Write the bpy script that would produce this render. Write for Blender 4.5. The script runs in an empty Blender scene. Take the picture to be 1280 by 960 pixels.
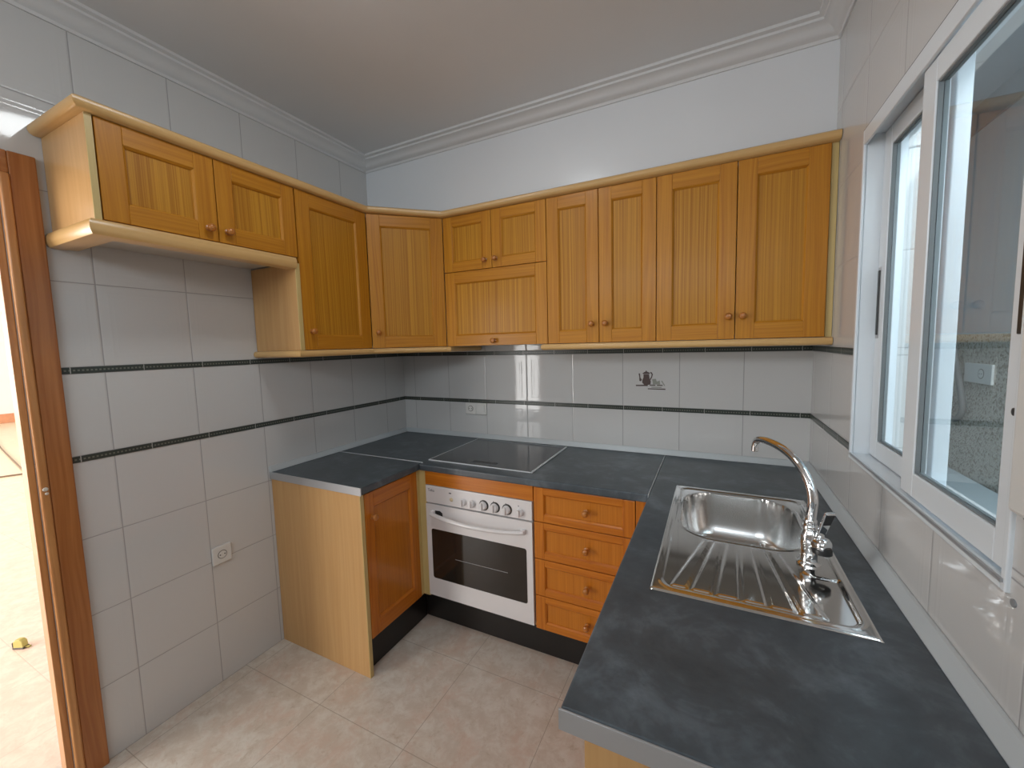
import bpy, bmesh, math, random
from mathutils import Vector, Matrix
random.seed(7)
S = bpy.context.scene
COL = S.collection
PI = math.pi

# ------------------------------------------------------------------ dimensions (metres)
W = 2.357            # room width: left wall x=0, right wall x=W, back wall y=0, room towards -y
ZC = 0.880           # worktop
ZCE = 0.846
CEIL = 2.625
YREAR = -3.7
YSOF = -0.255        # front of the boxed-out wall above the back cabinets
UD = 0.300           # carcass front of wall units (doors reach 0.32)
UF = 0.320
ZU0, ZU1, ZUM = 1.472, 2.174, 1.876

# ------------------------------------------------------------------ materials
def new_mat(name):
    m = bpy.data.materials.new(name); m.use_nodes = True
    nt = m.node_tree; b = nt.nodes['Principled BSDF']
    return m, nt, b

def N(nt, t, **kw):
    n = nt.nodes.new(t)
    for k, v in kw.items():
        if k in n.inputs.keys() if isinstance(k, str) else False: n.inputs[k].default_value = v
        else: setattr(n, k, v)
    return n

def plain(name, col, rough=0.5, metal=0.0, spec=0.5, emit=None, estr=0.0, coat=0.0, noise=0.0, nscale=20, bump=0.0):
    m, nt, b = new_mat(name)
    b.inputs['Base Color'].default_value = (*col, 1)
    b.inputs['Roughness'].default_value = rough
    b.inputs['Metallic'].default_value = metal
    b.inputs['Specular IOR Level'].default_value = spec
    b.inputs['Coat Weight'].default_value = coat
    if emit:
        b.inputs['Emission Color'].default_value = (*emit, 1)
        b.inputs['Emission Strength'].default_value = estr
    geo = nt.nodes.new('ShaderNodeNewGeometry')
    if noise > 0 or bump > 0:
        nz = nt.nodes.new('ShaderNodeTexNoise'); nz.inputs['Scale'].default_value = nscale
        nz.inputs['Detail'].default_value = 4
        nt.links.new(geo.outputs['Position'], nz.inputs['Vector'])
        if noise > 0:
            r = nt.nodes.new('ShaderNodeValToRGB')
            r.color_ramp.elements[0].position = .3; r.color_ramp.elements[1].position = .7
            r.color_ramp.elements[0].color = (*[c*(1-noise) for c in col], 1)
            r.color_ramp.elements[1].color = (*[min(1, c*(1+noise)) for c in col], 1)
            nt.links.new(nz.outputs['Fac'], r.inputs['Fac']); nt.links.new(r.outputs['Color'], b.inputs['Base Color'])
        if bump > 0:
            bp = nt.nodes.new('ShaderNodeBump'); bp.inputs['Strength'].default_value = bump; bp.inputs['Distance'].default_value = .002
            nt.links.new(nz.outputs['Fac'], bp.inputs['Height']); nt.links.new(bp.outputs['Normal'], b.inputs['Normal'])
    return m

def math_n(nt, op, a, b=None, c=None, clamp=False):
    n = nt.nodes.new('ShaderNodeMath'); n.operation = op; n.use_clamp = clamp
    for i, v in enumerate((a, b, c)):
        if v is None: continue
        if isinstance(v, (int, float)): n.inputs[i].default_value = v
        else: nt.links.new(v, n.inputs[i])
    return n.outputs[0]

def wood(name, light, dark, fine=130.0, rough=0.33, contrast=1.0, broad=9.0, warp=.02, coat=0.25, longs=1.6):
    """straight grained pine; UV in metres, v runs along the grain"""
    m, nt, b = new_mat(name)
    uv = nt.nodes.new('ShaderNodeUVMap'); uv.uv_map = 'UVMap'
    sep = nt.nodes.new('ShaderNodeSeparateXYZ'); nt.links.new(uv.outputs['UV'], sep.inputs[0])
    U, V = sep.outputs['X'], sep.outputs['Y']
    def comb(su, sv, uu=U):
        c = nt.nodes.new('ShaderNodeCombineXYZ')
        nt.links.new(math_n(nt, 'MULTIPLY', uu, su), c.inputs[0]); nt.links.new(math_n(nt, 'MULTIPLY', V, sv), c.inputs[1])
        return c.outputs[0]
    def noise(vec, det=3, r=.5):
        n = nt.nodes.new('ShaderNodeTexNoise'); n.inputs['Scale'].default_value = 1; n.inputs['Detail'].default_value = det
        n.inputs['Roughness'].default_value = r
        nt.links.new(vec, n.inputs['Vector']); return n.outputs['Fac']
    w = noise(comb(3.0, .9), 2)
    uw = math_n(nt, 'MULTIPLY_ADD', w, warp*4, U)
    n1 = noise(comb(fine, longs, uw), 2, .55)
    n2 = noise(comb(broad*3, .5, uw), 2)
    n3 = noise(comb(fine*3.5, 9.0, uw), 1)
    mix = math_n(nt, 'ADD', math_n(nt, 'MULTIPLY', n1, .62), math_n(nt, 'MULTIPLY', n2, .28))
    mix = math_n(nt, 'ADD', mix, math_n(nt, 'MULTIPLY', n3, .10))
    r = nt.nodes.new('ShaderNodeValToRGB')
    e = r.color_ramp.elements
    h = .12/contrast
    e[0].position = .5-h; e[1].position = .5+h
    e[0].color = (*dark, 1); e[1].color = (*light, 1)
    nt.links.new(mix, r.inputs['Fac'])
    nt.links.new(r.outputs['Color'], b.inputs['Base Color'])
    b.inputs['Roughness'].default_value = rough; b.inputs['Specular IOR Level'].default_value = .32
    b.inputs['Coat Weight'].default_value = coat; b.inputs['Coat Roughness'].default_value = .18
    bp = nt.nodes.new('ShaderNodeBump'); bp.inputs['Strength'].default_value = .12; bp.inputs['Distance'].default_value = .0006
    nt.links.new(mix, bp.inputs['Height']); nt.links.new(bp.outputs['Normal'], b.inputs['Normal'])
    return m

def tile(name, axis, pitch, off, col=(.63, .625, .615), relief=1.0, grout=(.36, .35, .35)):
    """glazed white wall tile with grout lines and a faint embossed border; rows follow the two dark border strips"""
    m, nt, b = new_mat(name)
    geo = nt.nodes.new('ShaderNodeNewGeometry')
    sep = nt.nodes.new('ShaderNodeSeparateXYZ'); nt.links.new(geo.outputs['Position'], sep.inputs[0])
    A = sep.outputs['X' if axis == 'x' else 'Y']; Z = sep.outputs['Z']
    def dist(coord, p, o):
        t = math_n(nt, 'DIVIDE', math_n(nt, 'SUBTRACT', coord, o), p)
        fr = math_n(nt, 'FRACT', math_n(nt, 'ADD', t, .5))
        return math_n(nt, 'MULTIPLY', math_n(nt, 'ABSOLUTE', math_n(nt, 'SUBTRACT', fr, .5)), p)
    da = dist(A, pitch, off)
    dlow = dist(Z, .2785, 0.0)
    dmid = dist(Z, .2835, 1.129)
    dup = dist(Z, .2870, 1.435)
    lo = math_n(nt, 'LESS_THAN', Z, 1.12); hi = math_n(nt, 'GREATER_THAN', Z, 1.425)
    md = math_n(nt, 'SUBTRACT', math_n(nt, 'SUBTRACT', 1.0, lo), hi)
    dz = math_n(nt, 'ADD', math_n(nt, 'ADD', math_n(nt, 'MULTIPLY', dlow, lo), math_n(nt, 'MULTIPLY', dmid, md)), math_n(nt, 'MULTIPLY', dup, hi))
    d = math_n(nt, 'MINIMUM', da, dz)
    def ss(v, a, bb):
        mr = nt.nodes.new('ShaderNodeMapRange'); mr.interpolation_type = 'SMOOTHSTEP'
        mr.inputs['From Min'].default_value = a; mr.inputs['From Max'].default_value = bb
        nt.links.new(v, mr.inputs['Value']); return mr.outputs[0]
    g = ss(d, .0009, .0022)
    mixc = nt.nodes.new('ShaderNodeMix'); mixc.data_type = 'RGBA'
    nt.links.new(g, mixc.inputs['Factor'])
    mixc.inputs['A'].default_value = (*grout, 1); mixc.inputs['B'].default_value = (*col, 1)
    nt.links.new(mixc.outputs['Result'], b.inputs['Base Color'])
    rr = nt.nodes.new('ShaderNodeMapRange'); rr.inputs['To Min'].default_value = .75; rr.inputs['To Max'].default_value = .06
    nt.links.new(g, rr.inputs['Value']); nt.links.new(rr.outputs[0], b.inputs['Roughness'])
    ridge = math_n(nt, 'ABSOLUTE', math_n(nt, 'SUBTRACT', d, .030))
    ridge = math_n(nt, 'SUBTRACT', 1.0, ss(ridge, .0, .006))
    ridge2 = math_n(nt, 'SUBTRACT', 1.0, ss(math_n(nt, 'ABSOLUTE', math_n(nt, 'SUBTRACT', d, .045)), .0, .004))
    nz = nt.nodes.new('ShaderNodeTexNoise'); nz.inputs['Scale'].default_value = 9; nz.inputs['Detail'].default_value = 1
    nt.links.new(geo.outputs['Position'], nz.inputs['Vector'])
    edge = ss(d, .0, .006)
    h = math_n(nt, 'ADD', math_n(nt, 'MULTIPLY', edge, 1.0), math_n(nt, 'MULTIPLY', ridge, .22*relief))
    h = math_n(nt, 'ADD', h, math_n(nt, 'MULTIPLY', ridge2, .12*relief))
    h = math_n(nt, 'ADD', h, math_n(nt, 'MULTIPLY', nz.outputs['Fac'], .5))
    bp = nt.nodes.new('ShaderNodeBump'); bp.inputs['Strength'].default_value = .45; bp.inputs['Distance'].default_value = .0012
    nt.links.new(h, bp.inputs['Height']); nt.links.new(bp.outputs['Normal'], b.inputs['Normal'])
    b.inputs['Specular IOR Level'].default_value = .5
    return m

def border_mat(name, axis):
    """dark green-black listello with a row of pale dots and pale joints between its pieces"""
    m, nt, b = new_mat(name)
    geo = nt.nodes.new('ShaderNodeNewGeometry')
    sep = nt.nodes.new('ShaderNodeSeparateXYZ'); nt.links.new(geo.outputs['Position'], sep.inputs[0])
    A = sep.outputs['X' if axis == 'x' else 'Y']; Z = sep.outputs['Z']
    fr = math_n(nt, 'FRACT', math_n(nt, 'DIVIDE', A, .011))
    dots = math_n(nt, 'LESS_THAN', math_n(nt, 'ABSOLUTE', math_n(nt, 'SUBTRACT', fr, .5)), .26)
    zz1 = math_n(nt, 'LESS_THAN', math_n(nt, 'ABSOLUTE', math_n(nt, 'SUBTRACT', Z, 1.118)), .0028)
    zz2 = math_n(nt, 'LESS_THAN', math_n(nt, 'ABSOLUTE', math_n(nt, 'SUBTRACT', Z, 1.424)), .0028)
    dots = math_n(nt, 'MULTIPLY', dots, math_n(nt, 'ADD', zz1, zz2))
    j = math_n(nt, 'FRACT', math_n(nt, 'DIVIDE', math_n(nt, 'ADD', A, .06), .198))
    j = math_n(nt, 'LESS_THAN', j, .014)
    r1 = nt.nodes.new('ShaderNodeMix'); r1.data_type = 'RGBA'
    r1.inputs['A'].default_value = (.035, .045, .038, 1); r1.inputs['B'].default_value = (.17, .18, .15, 1)
    nt.links.new(dots, r1.inputs['Factor'])
    r2 = nt.nodes.new('ShaderNodeMix'); r2.data_type = 'RGBA'
    nt.links.new(j, r2.inputs['Factor']); nt.links.new(r1.outputs['Result'], r2.inputs['A']); r2.inputs['B'].default_value = (.4, .4, .38, 1)
    nt.links.new(r2.outputs['Result'], b.inputs['Base Color']); b.inputs['Roughness'].default_value = .3
    return m

def floor_mat(name, base, light, dark, pink, grout, px, py, ox, oy, rough=.35):
    m, nt, b = new_mat(name)
    geo = nt.nodes.new('ShaderNodeNewGeometry')
    sep = nt.nodes.new('ShaderNodeSeparateXYZ'); nt.links.new(geo.outputs['Position'], sep.inputs[0])
    def dist(coord, p, o):
        t = math_n(nt, 'DIVIDE', math_n(nt, 'SUBTRACT', coord, o), p)
        fr = math_n(nt, 'FRACT', math_n(nt, 'ADD', t, .5))
        return math_n(nt, 'MULTIPLY', math_n(nt, 'ABSOLUTE', math_n(nt, 'SUBTRACT', fr, .5)), p)
    d = math_n(nt, 'MINIMUM', dist(sep.outputs['X'], px, ox), dist(sep.outputs['Y'], py, oy))
    def nz(s, det=6, dis=0.0, rg=.62):
        n = nt.nodes.new('ShaderNodeTexNoise'); n.inputs['Scale'].default_value = s; n.inputs['Detail'].default_value = det
        n.inputs['Distortion'].default_value = dis; n.inputs['Roughness'].default_value = rg
        nt.links.new(geo.outputs['Position'], n.inputs['Vector']); return n.outputs['Fac']
    def mx(f, a, bb):
        n = nt.nodes.new('ShaderNodeMix'); n.data_type = 'RGBA'
        nt.links.new(f, n.inputs['Factor'])
        for k, v in (('A', a), ('B', bb)):
            if isinstance(v, tuple): n.inputs[k].default_value = (*v, 1)
            else: nt.links.new(v, n.inputs[k])
        return n.outputs['Result']
    def ss(v, a, bb):
        mr = nt.nodes.new('ShaderNodeMapRange'); mr.interpolation_type = 'SMOOTHSTEP'
        mr.inputs['From Min'].default_value = a; mr.inputs['From Max'].default_value = bb
        nt.links.new(v, mr.inputs['Value']); return mr.outputs[0]
    c = mx(ss(nz(13, 9, .35, .72), .38, .64), base, light)
    c = mx(math_n(nt, 'MULTIPLY', ss(nz(24, 9, .5, .75), .53, .70), .62), c, dark)
    c = mx(math_n(nt, 'MULTIPLY', ss(nz(6.5, 8, .4, .7), .47, .66), .65), c, pink)
    c = mx(math_n(nt, 'ADD', math_n(nt, 'MULTIPLY', ss(d, .0008, .0020), .75), .25), grout, c)
    nt.links.new(c, b.inputs['Base Color']); b.inputs['Roughness'].default_value = rough
    bp = nt.nodes.new('ShaderNodeBump'); bp.inputs['Strength'].default_value = .3; bp.inputs['Distance'].default_value = .0008
    nt.links.new(ss(d, .0, .004), bp.inputs['Height']); nt.links.new(bp.outputs['Normal'], b.inputs['Normal'])
    return m

def slate(name, rough=.34):
    m, nt, b = new_mat(name)
    geo = nt.nodes.new('ShaderNodeNewGeometry')
    def nz(s, det, dis=0.0, rg=.6):
        n = nt.nodes.new('ShaderNodeTexNoise'); n.inputs['Scale'].default_value = s; n.inputs['Detail'].default_value = det
        n.inputs['Distortion'].default_value = dis; n.inputs['Roughness'].default_value = rg
        nt.links.new(geo.outputs['Position'], n.inputs['Vector']); return n.outputs['Fac']
    r = nt.nodes.new('ShaderNodeValToRGB'); e = r.color_ramp.elements
    e[0].position = .34; e[1].position = .70
    e[0].color = (.041, .053, .063, 1); e[1].color = (.150, .182, .208, 1)
    x = e.new(.52); x.color = (.068, .085, .099, 1)
    f = math_n(nt, 'ADD', math_n(nt, 'MULTIPLY', nz(5.5, 9, .6, .66), .7), math_n(nt, 'MULTIPLY', nz(22, 6, .4, .6), .3))
    nt.links.new(f, r.inputs['Fac']); nt.links.new(r.outputs['Color'], b.inputs['Base Color'])
    b.inputs['Roughness'].default_value = rough
    bp = nt.nodes.new('ShaderNodeBump'); bp.inputs['Strength'].default_value = .10; bp.inputs['Distance'].default_value = .0006
    nt.links.new(nz(160, 3), bp.inputs['Height']); nt.links.new(bp.outputs['Normal'], b.inputs['Normal'])
    return m

def pebble(name, k=(1, 1, 1)):
    m, nt, b = new_mat(name)
    geo = nt.nodes.new('ShaderNodeNewGeometry')
    v = nt.nodes.new('ShaderNodeTexVoronoi'); v.inputs['Scale'].default_value = 95
    nt.links.new(geo.outputs['Position'], v.inputs['Vector'])
    r = nt.nodes.new('ShaderNodeValToRGB'); e = r.color_ramp.elements
    e[0].color = (.36*k[0], .31*k[1], .25*k[2], 1); e[1].color = (.62*k[0], .58*k[1], .51*k[2], 1); e[0].position = .12; e[1].position = .55
    x = e.new(.32); x.color = (.55*k[0], .50*k[1], .43*k[2], 1)
    sp = nt.nodes.new('ShaderNodeSeparateColor'); nt.links.new(v.outputs['Color'], sp.inputs[0])
    nt.links.new(sp.outputs[0], r.inputs['Fac']); nt.links.new(r.outputs['Color'], b.inputs['Base Color'])
    b.inputs['Roughness'].default_value = .8
    bp = nt.nodes.new('ShaderNodeBump'); bp.inputs['Strength'].default_value = 1; bp.inputs['Distance'].default_value = .006; bp.invert = True
    nt.links.new(v.outputs['Distance'], bp.inputs['Height']); nt.links.new(bp.outputs['Normal'], b.inputs['Normal'])
    return m

def steel(name, rough=.22):
    m, nt, b = new_mat(name)
    geo = nt.nodes.new('ShaderNodeNewGeometry')
    mp = nt.nodes.new('ShaderNodeMapping'); mp.inputs['Scale'].default_value = (6, 240, 60)
    nt.links.new(geo.outputs['Position'], mp.inputs['Vector'])
    n = nt.nodes.new('ShaderNodeTexNoise'); n.inputs['Scale'].default_value = 4; n.inputs['Detail'].default_value = 3
    nt.links.new(mp.outputs[0], n.inputs['Vector'])
    b.inputs['Base Color'].default_value = (.70, .695, .685, 1); b.inputs['Metallic'].default_value = 1
    mr = nt.nodes.new('ShaderNodeMapRange'); mr.inputs['To Min'].default_value = rough-.012; mr.inputs['To Max'].default_value = rough+.02
    nt.links.new(n.outputs['Fac'], mr.inputs['Value'])
    sp = nt.nodes.new('ShaderNodeSeparateXYZ'); nt.links.new(geo.outputs['Position'], sp.inputs[0])
    bw = nt.nodes.new('ShaderNodeMapRange'); bw.inputs['From Min'].default_value = ZC-.012; bw.inputs['From Max'].default_value = ZC-.004; bw.inputs['To Min'].default_value = .17; bw.inputs['To Max'].default_value = 0
    nt.links.new(sp.outputs['Z'], bw.inputs['Value'])
    nt.links.new(math_n(nt, 'ADD', mr.outputs[0], bw.outputs[0]), b.inputs['Roughness'])
    return m

def glass_mat(name, tint=(1, 1, 1), rough=0.0):
    m, nt, b = new_mat(name)
    b.inputs['Base Color'].default_value = (*tint, 1); b.inputs['Transmission Weight'].default_value = 1
    b.inputs['Roughness'].default_value = rough; b.inputs['IOR'].default_value = 1.5
    return m

M = dict(
    pine=wood('pine_frame', (.560, .240, .018), (.415, .150, .007), 110, contrast=.85, rough=.42, coat=.08),
    panel=wood('pine_panel', (.560, .262, .022), (.365, .138, .006), 190, contrast=1.1, rough=.45, coat=.06, broad=26, warp=.006, longs=.35),
    pine2=wood('pine_base', (.585, .195, .018), (.44, .122, .008), 80, contrast=.9),
    panel2=wood('pine_base_panel', (.575, .202, .020), (.46, .146, .011), 150, contrast=.9, warp=.010, longs=.5),
    beech=wood('beech_laminate', (.60, .355, .150), (.53, .295, .112), 60, contrast=.8, rough=.28, coat=.1),
    trimw=wood('pale_edge_wood', (.68, .43, .18), (.60, .36, .13), 70, contrast=.8, rough=.3, coat=.3),
    edge=wood('pale_edging', (.64, .49, .22), (.56, .41, .16), 60, contrast=.7, rough=.4, coat=.1),
    door=wood('stained_door_wood', (.46, .185, .060), (.33, .115, .033), 70, contrast=1.0, rough=.3, coat=.3),
    door2=wood('stained_bead_wood', (.62, .30, .11), (.46, .19, .06), 70, contrast=1.0, rough=.3, coat=.3),
    knob=plain('turned_wood_knob', (.43, .150, .022), .3, coat=.4, noise=.15, nscale=60),
    tl=tile('wall_tile_left', 'y', .2745, -.1825-.0),
    tb=tile('wall_tile_back', 'x', .2848, .6660),
    tr=tile('wall_tile_right', 'y', .2745, -.1825-.14),
    ts=plain('painted_soffit', (.75, .765, .785), .24, noise=.01, nscale=3),
    bl=border_mat('border_strip_left', 'y'), bb=border_mat('border_strip_back', 'x'),
    ceil=plain('ceiling_paint', (.74, .748, .755), .6, noise=.015, nscale=2.5),
    crown=plain('plaster_crown', (.70, .70, .70), .6),
    floor=floor_mat('floor_tile', (.56, .48, .40), (.66, .61, .54), (.42, .32, .22), (.58, .42, .33), (.33, .27, .21), .4475, .437, .9555, -1.180),
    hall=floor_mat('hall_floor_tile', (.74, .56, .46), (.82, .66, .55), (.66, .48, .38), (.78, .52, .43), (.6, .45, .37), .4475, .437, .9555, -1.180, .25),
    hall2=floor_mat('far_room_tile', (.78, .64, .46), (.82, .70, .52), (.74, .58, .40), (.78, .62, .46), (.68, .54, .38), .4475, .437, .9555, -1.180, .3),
    mel=plain('melamine_board', (.56, .52, .46), .45),
    slate=slate('slate_worktop'), alu=plain('aluminium_trim', (.46, .47, .485), .40, .6), alub=plain('bright_joint_strip', (.72, .74, .76), .4, .2),
    ups=plain('grey_upstand', (.54, .58, .60), .35, .15),
    plinth=plain('black_plinth', (.014, .012, .011), .3),
    white=plain('white_enamel', (.74, .715, .71), .22), whitep=plain('white_plastic', (.72, .71, .68), .35),
    pvc=plain('white_lacquered_aluminium', (.77, .82, .86), .25),
    blk=plain('black_plastic', (.02, .02, .02), .35), dark=plain('dark_gap', (.03, .025, .02), .6),
    gasket=plain('grey_gasket', (.22, .24, .25), .6),
    ovglass=plain('oven_glass', (.022, .017, .013), .07, spec=.6), ovframe=plain('oven_glass_edge', (.012, .010, .009), .09),
    hob=plain('ceramic_hob', (.040, .046, .052), .12, noise=.25, nscale=8),
    steel=steel('brushed_steel', .085), chrome=plain('chrome', (.80, .80, .80), .06, 1.0),
    glass=glass_mat('window_glass', (.90, .95, .95)), grey=plain('grey_rubber', (.25, .26, .27), .5),
    lmark=plain('lamp_print', (.10, .10, .11), .5), sock=plain('socket_hole', (.20, .19, .17), .5),
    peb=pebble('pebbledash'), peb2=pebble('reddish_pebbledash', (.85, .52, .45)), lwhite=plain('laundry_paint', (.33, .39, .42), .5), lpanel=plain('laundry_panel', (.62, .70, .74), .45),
    basin=plain('basin_ceramic', (.62, .70, .74), .2), hose=plain('grey_hose', (.17, .17, .165), .5),
    hwall=plain('hall_paint', (.80, .78, .76), .6), terra=plain('terracotta_skirting', (.62, .28, .15), .4, noise=.1, nscale=12),
    yellow=plain('yellow_tape_case', (.50, .42, .12), .4), tapeb=plain('tape_case_grip', (.08, .06, .05), .5),
    wire=plain('brown_wire', (.16, .10, .06), .5), lamp=plain('lamp_opal', (.9, .9, .9), .4, emit=(.93, .98, 1.0), estr=18.0),
    chip=plain('bare_wood_chip', (.75, .66, .55), .7), pot=plain('tile_print_brown', (.085, .055, .05), .35),
    pot2=plain('tile_print_grey', (.30, .31, .27), .35), cable=plain('black_cable', (.05, .04, .035), .5),
    deco=plain('brass_mark', (.60, .50, .32), .4),
)

# ------------------------------------------------------------------ mesh builder
class MB:
    def __init__(s, T=None):
        s.v = []; s.f = []; s.uv = []; s.T = T or Matrix.Identity(4); s.sm = []
    def add(s, vs, fs, uvs=None, smooth=False, raw=False):
        o = len(s.v)
        s.v += [tuple(s.T @ Vector(p)) for p in vs]
        for i, f in enumerate(fs):
            s.f.append([o+k for k in f]); s.sm.append(smooth)
            s.uv.append(uvs[i] if uvs else [(0, 0)]*len(f))
    def box(s, x0, x1, y0, y1, z0, z1, grain='z'):
        if x0 > x1: x0, x1 = x1, x0
        if y0 > y1: y0, y1 = y1, y0
        if z0 > z1: z0, z1 = z1, z0
        vs = [(x, y, z) for z in (z0, z1) for y in (y0, y1) for x in (x0, x1)]
        fs = [(0, 2, 3, 1), (4, 5, 7, 6), (0, 1, 5, 4), (2, 6, 7, 3), (0, 4, 6, 2), (1, 3, 7, 5)]
        s.add(vs, fs, s.buv(vs, fs, grain))
    def buv(s, vs, fs, grain):
        g = 'xyz'.index(grain); ou, ov = random.uniform(0, 40), random.uniform(0, 40); out = []
        for f in fs:
            P = [Vector(vs[k]) for k in f]
            n = (P[1]-P[0]).cross(P[2]-P[0]); a = max(range(3), key=lambda i: abs(n[i]))
            ax = [i for i in range(3) if i != a]
            if g in ax: vi = g; ui = [i for i in ax if i != g][0]
            else: ui, vi = ax
            out.append([(p[ui]+ou, (p[vi] if g in ax else p[vi]*4)+ov) for p in P])
        return out
    def poly(s, pts, d, grain='z', smooth=False):
        """prism: list of 3D points (front outline) extruded by vector d"""
        n = len(pts); d = Vector(d)
        vs = [tuple(p) for p in pts]+[tuple(Vector(p)+d) for p in pts]
        fs = [tuple(range(n))[::-1], tuple(range(n, 2*n))]+[(i, (i+1) % n, n+(i+1) % n, n+i) for i in range(n)]
        s.add(vs, fs, s.buv(vs, fs, grain), smooth)
    def lathe(s, prof, c, ax='z', seg=24, smooth=True, caps=True):
        """prof: list of (radius, along axis)"""
        c = Vector(c); A = Vector(ax) if not isinstance(ax, str) else Vector({'x': (1, 0, 0), 'y': (0, 1, 0), 'z': (0, 0, 1)}[ax])
        A.normalize(); B = A.orthogonal().normalized(); D = A.cross(B)
        vs = []; fs = []
        for r, h in prof:
            for k in range(seg):
                t = 2*PI*k/seg; vs.append(tuple(c+A*h+(B*math.cos(t)+D*math.sin(t))*r))
        for i in range(len(prof)-1):
            for k in range(seg):
                k2 = (k+1) % seg; fs.append((i*seg+k, i*seg+k2, (i+1)*seg+k2, (i+1)*seg+k))
        if caps:
            fs.append(tuple(range(seg))[::-1]); fs.append(tuple((len(prof)-1)*seg+k for k in range(seg)))
        s.add(vs, fs, smooth=smooth)
    def tube(s, path, r, seg=14, smooth=True):
        P = [Vector(p) for p in path]; n = len(P)
        rs = r if isinstance(r, (list, tuple)) else [r]*n
        T = [(P[min(i+1, n-1)]-P[max(i-1, 0)]).normalized() for i in range(n)]
        up = T[0].orthogonal().normalized(); vs = []; fs = []
        for i in range(n):
            up = (up-T[i]*up.dot(T[i])).normalized(); sd = T[i].cross(up)
            for k in range(seg):
                t = 2*PI*k/seg; vs.append(tuple(P[i]+(up*math.cos(t)+sd*math.sin(t))*rs[i]))
        for i in range(n-1):
            for k in range(seg):
                k2 = (k+1) % seg; fs.append((i*seg+k, i*seg+k2, (i+1)*seg+k2, (i+1)*seg+k))
        fs.append(tuple(range(seg))[::-1]); fs.append(tuple((n-1)*seg+k for k in range(seg)))
        s.add(vs, fs, smooth=smooth)
    def sweep(s, path, prof, smooth=False, closed_prof=True, side=1):
        """horizontal mitred sweep. path: [(x,y)], prof: [(outward, z)]; outward = right-hand side of travel * side"""
        P = [Vector((a, b, 0)) for a, b in path]; n = len(P); m = len(prof)
        vs = []; uvs = []; L = 0; acc = []
        for i in range(n):
            if i: L += (P[i]-P[i-1]).length
            acc.append(L)
            d0 = (P[i]-P[i-1]).normalized() if i else None
            d1 = (P[i+1]-P[i]).normalized() if i < n-1 else None
            n0 = Vector((d0.y, -d0.x, 0)) if d0 else None; n1 = Vector((d1.y, -d1.x, 0)) if d1 else None
            if n0 is None: o = n1
            elif n1 is None: o = n0
            else:
                o = (n0+n1); o = o/(1+n0.dot(n1))
            for a, z in prof: vs.append(tuple(P[i]+o*a*side+Vector((0, 0, z))))
        pl = [0]
        for j in range(1, m+1):
            a, b = prof[j-1], prof[j % m]; pl.append(pl[-1]+math.hypot(a[0]-b[0], a[1]-b[1]))
        fs = []; fu = []; ou = random.uniform(0, 30)
        for i in range(n-1):
            for j in range(m if closed_prof else m-1):
                j2 = (j+1) % m
                fs.append((i*m+j, (i+1)*m+j, (i+1)*m+j2, i*m+j2))
                fu.append([(pl[j]+ou, acc[i]), (pl[j]+ou, acc[i+1]), (pl[j+1]+ou, acc[i+1]), (pl[j+1]+ou, acc[i])])
        fs.append(tuple(range(m))[::-1]); fu.append([(ou+prof[j][0], prof[j][1]) for j in range(m)][::-1])
        fs.append(tuple((n-1)*m+j for j in range(m))); fu.append([(ou+prof[j][0], prof[j][1]) for j in range(m)])
        s.add(vs, fs, fu, smooth)

LOC = {}
def empty(name, loc, label=None, cat=None, group=None, kind=None, parent=None):
    o = bpy.data.objects.new(name, None); COL.objects.link(o); o.empty_display_size = .05
    props(o, label, cat, group, kind); LOC[o] = Vector(loc)
    if parent is not None: o.parent = parent; o.location = LOC[o]-LOC[parent]
    else: o.location = loc
    return o
def props(o, label=None, cat=None, group=None, kind=None):
    if label: o['label'] = label
    if cat: o['category'] = cat
    if group: o['group'] = group
    if kind: o['kind'] = kind
def build(name, mb, mat, parent=None, bevel=0.0, label=None, cat=None, group=None, kind=None, smooth=None, seg=2, recalc=True):
    vs = [Vector(p) for p in mb.v]
    lo = Vector([min(p[i] for p in vs) for i in range(3)]); hi = Vector([max(p[i] for p in vs) for i in range(3)])
    org = Vector(((lo.x+hi.x)/2, (lo.y+hi.y)/2, lo.z))
    me = bpy.data.meshes.new(name)
    me.from_pydata([tuple(p-org) for p in vs], [], mb.f)
    uv = me.uv_layers.new(name='UVMap'); k = 0
    for fi, f in enumerate(mb.f):
        for j in range(len(f)): uv.data[k].uv = mb.uv[fi][j]; k += 1
    for i, p in enumerate(me.polygons): p.use_smooth = mb.sm[i]
    me.update()
    if recalc:
        bm = bmesh.new(); bm.from_mesh(me); bmesh.ops.recalc_face_normals(bm, faces=bm.faces); bm.to_mesh(me); bm.free()
    if any(mb.sm): me.set_sharp_from_angle(angle=math.radians(42))
    me.materials.append(mat)
    o = bpy.data.objects.new(name, me); COL.objects.link(o); LOC[o] = org
    if parent is not None: o.parent = parent; o.location = org-LOC[parent]
    else: o.location = org
    if bevel > 0:
        b = o.modifiers.new('bevel', 'BEVEL'); b.width = bevel; b.segments = seg; b.limit_method = 'ANGLE'; b.angle_limit = math.radians(35); b.harden_normals = False
    props(o, label, cat, group, kind)
    return o

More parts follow.
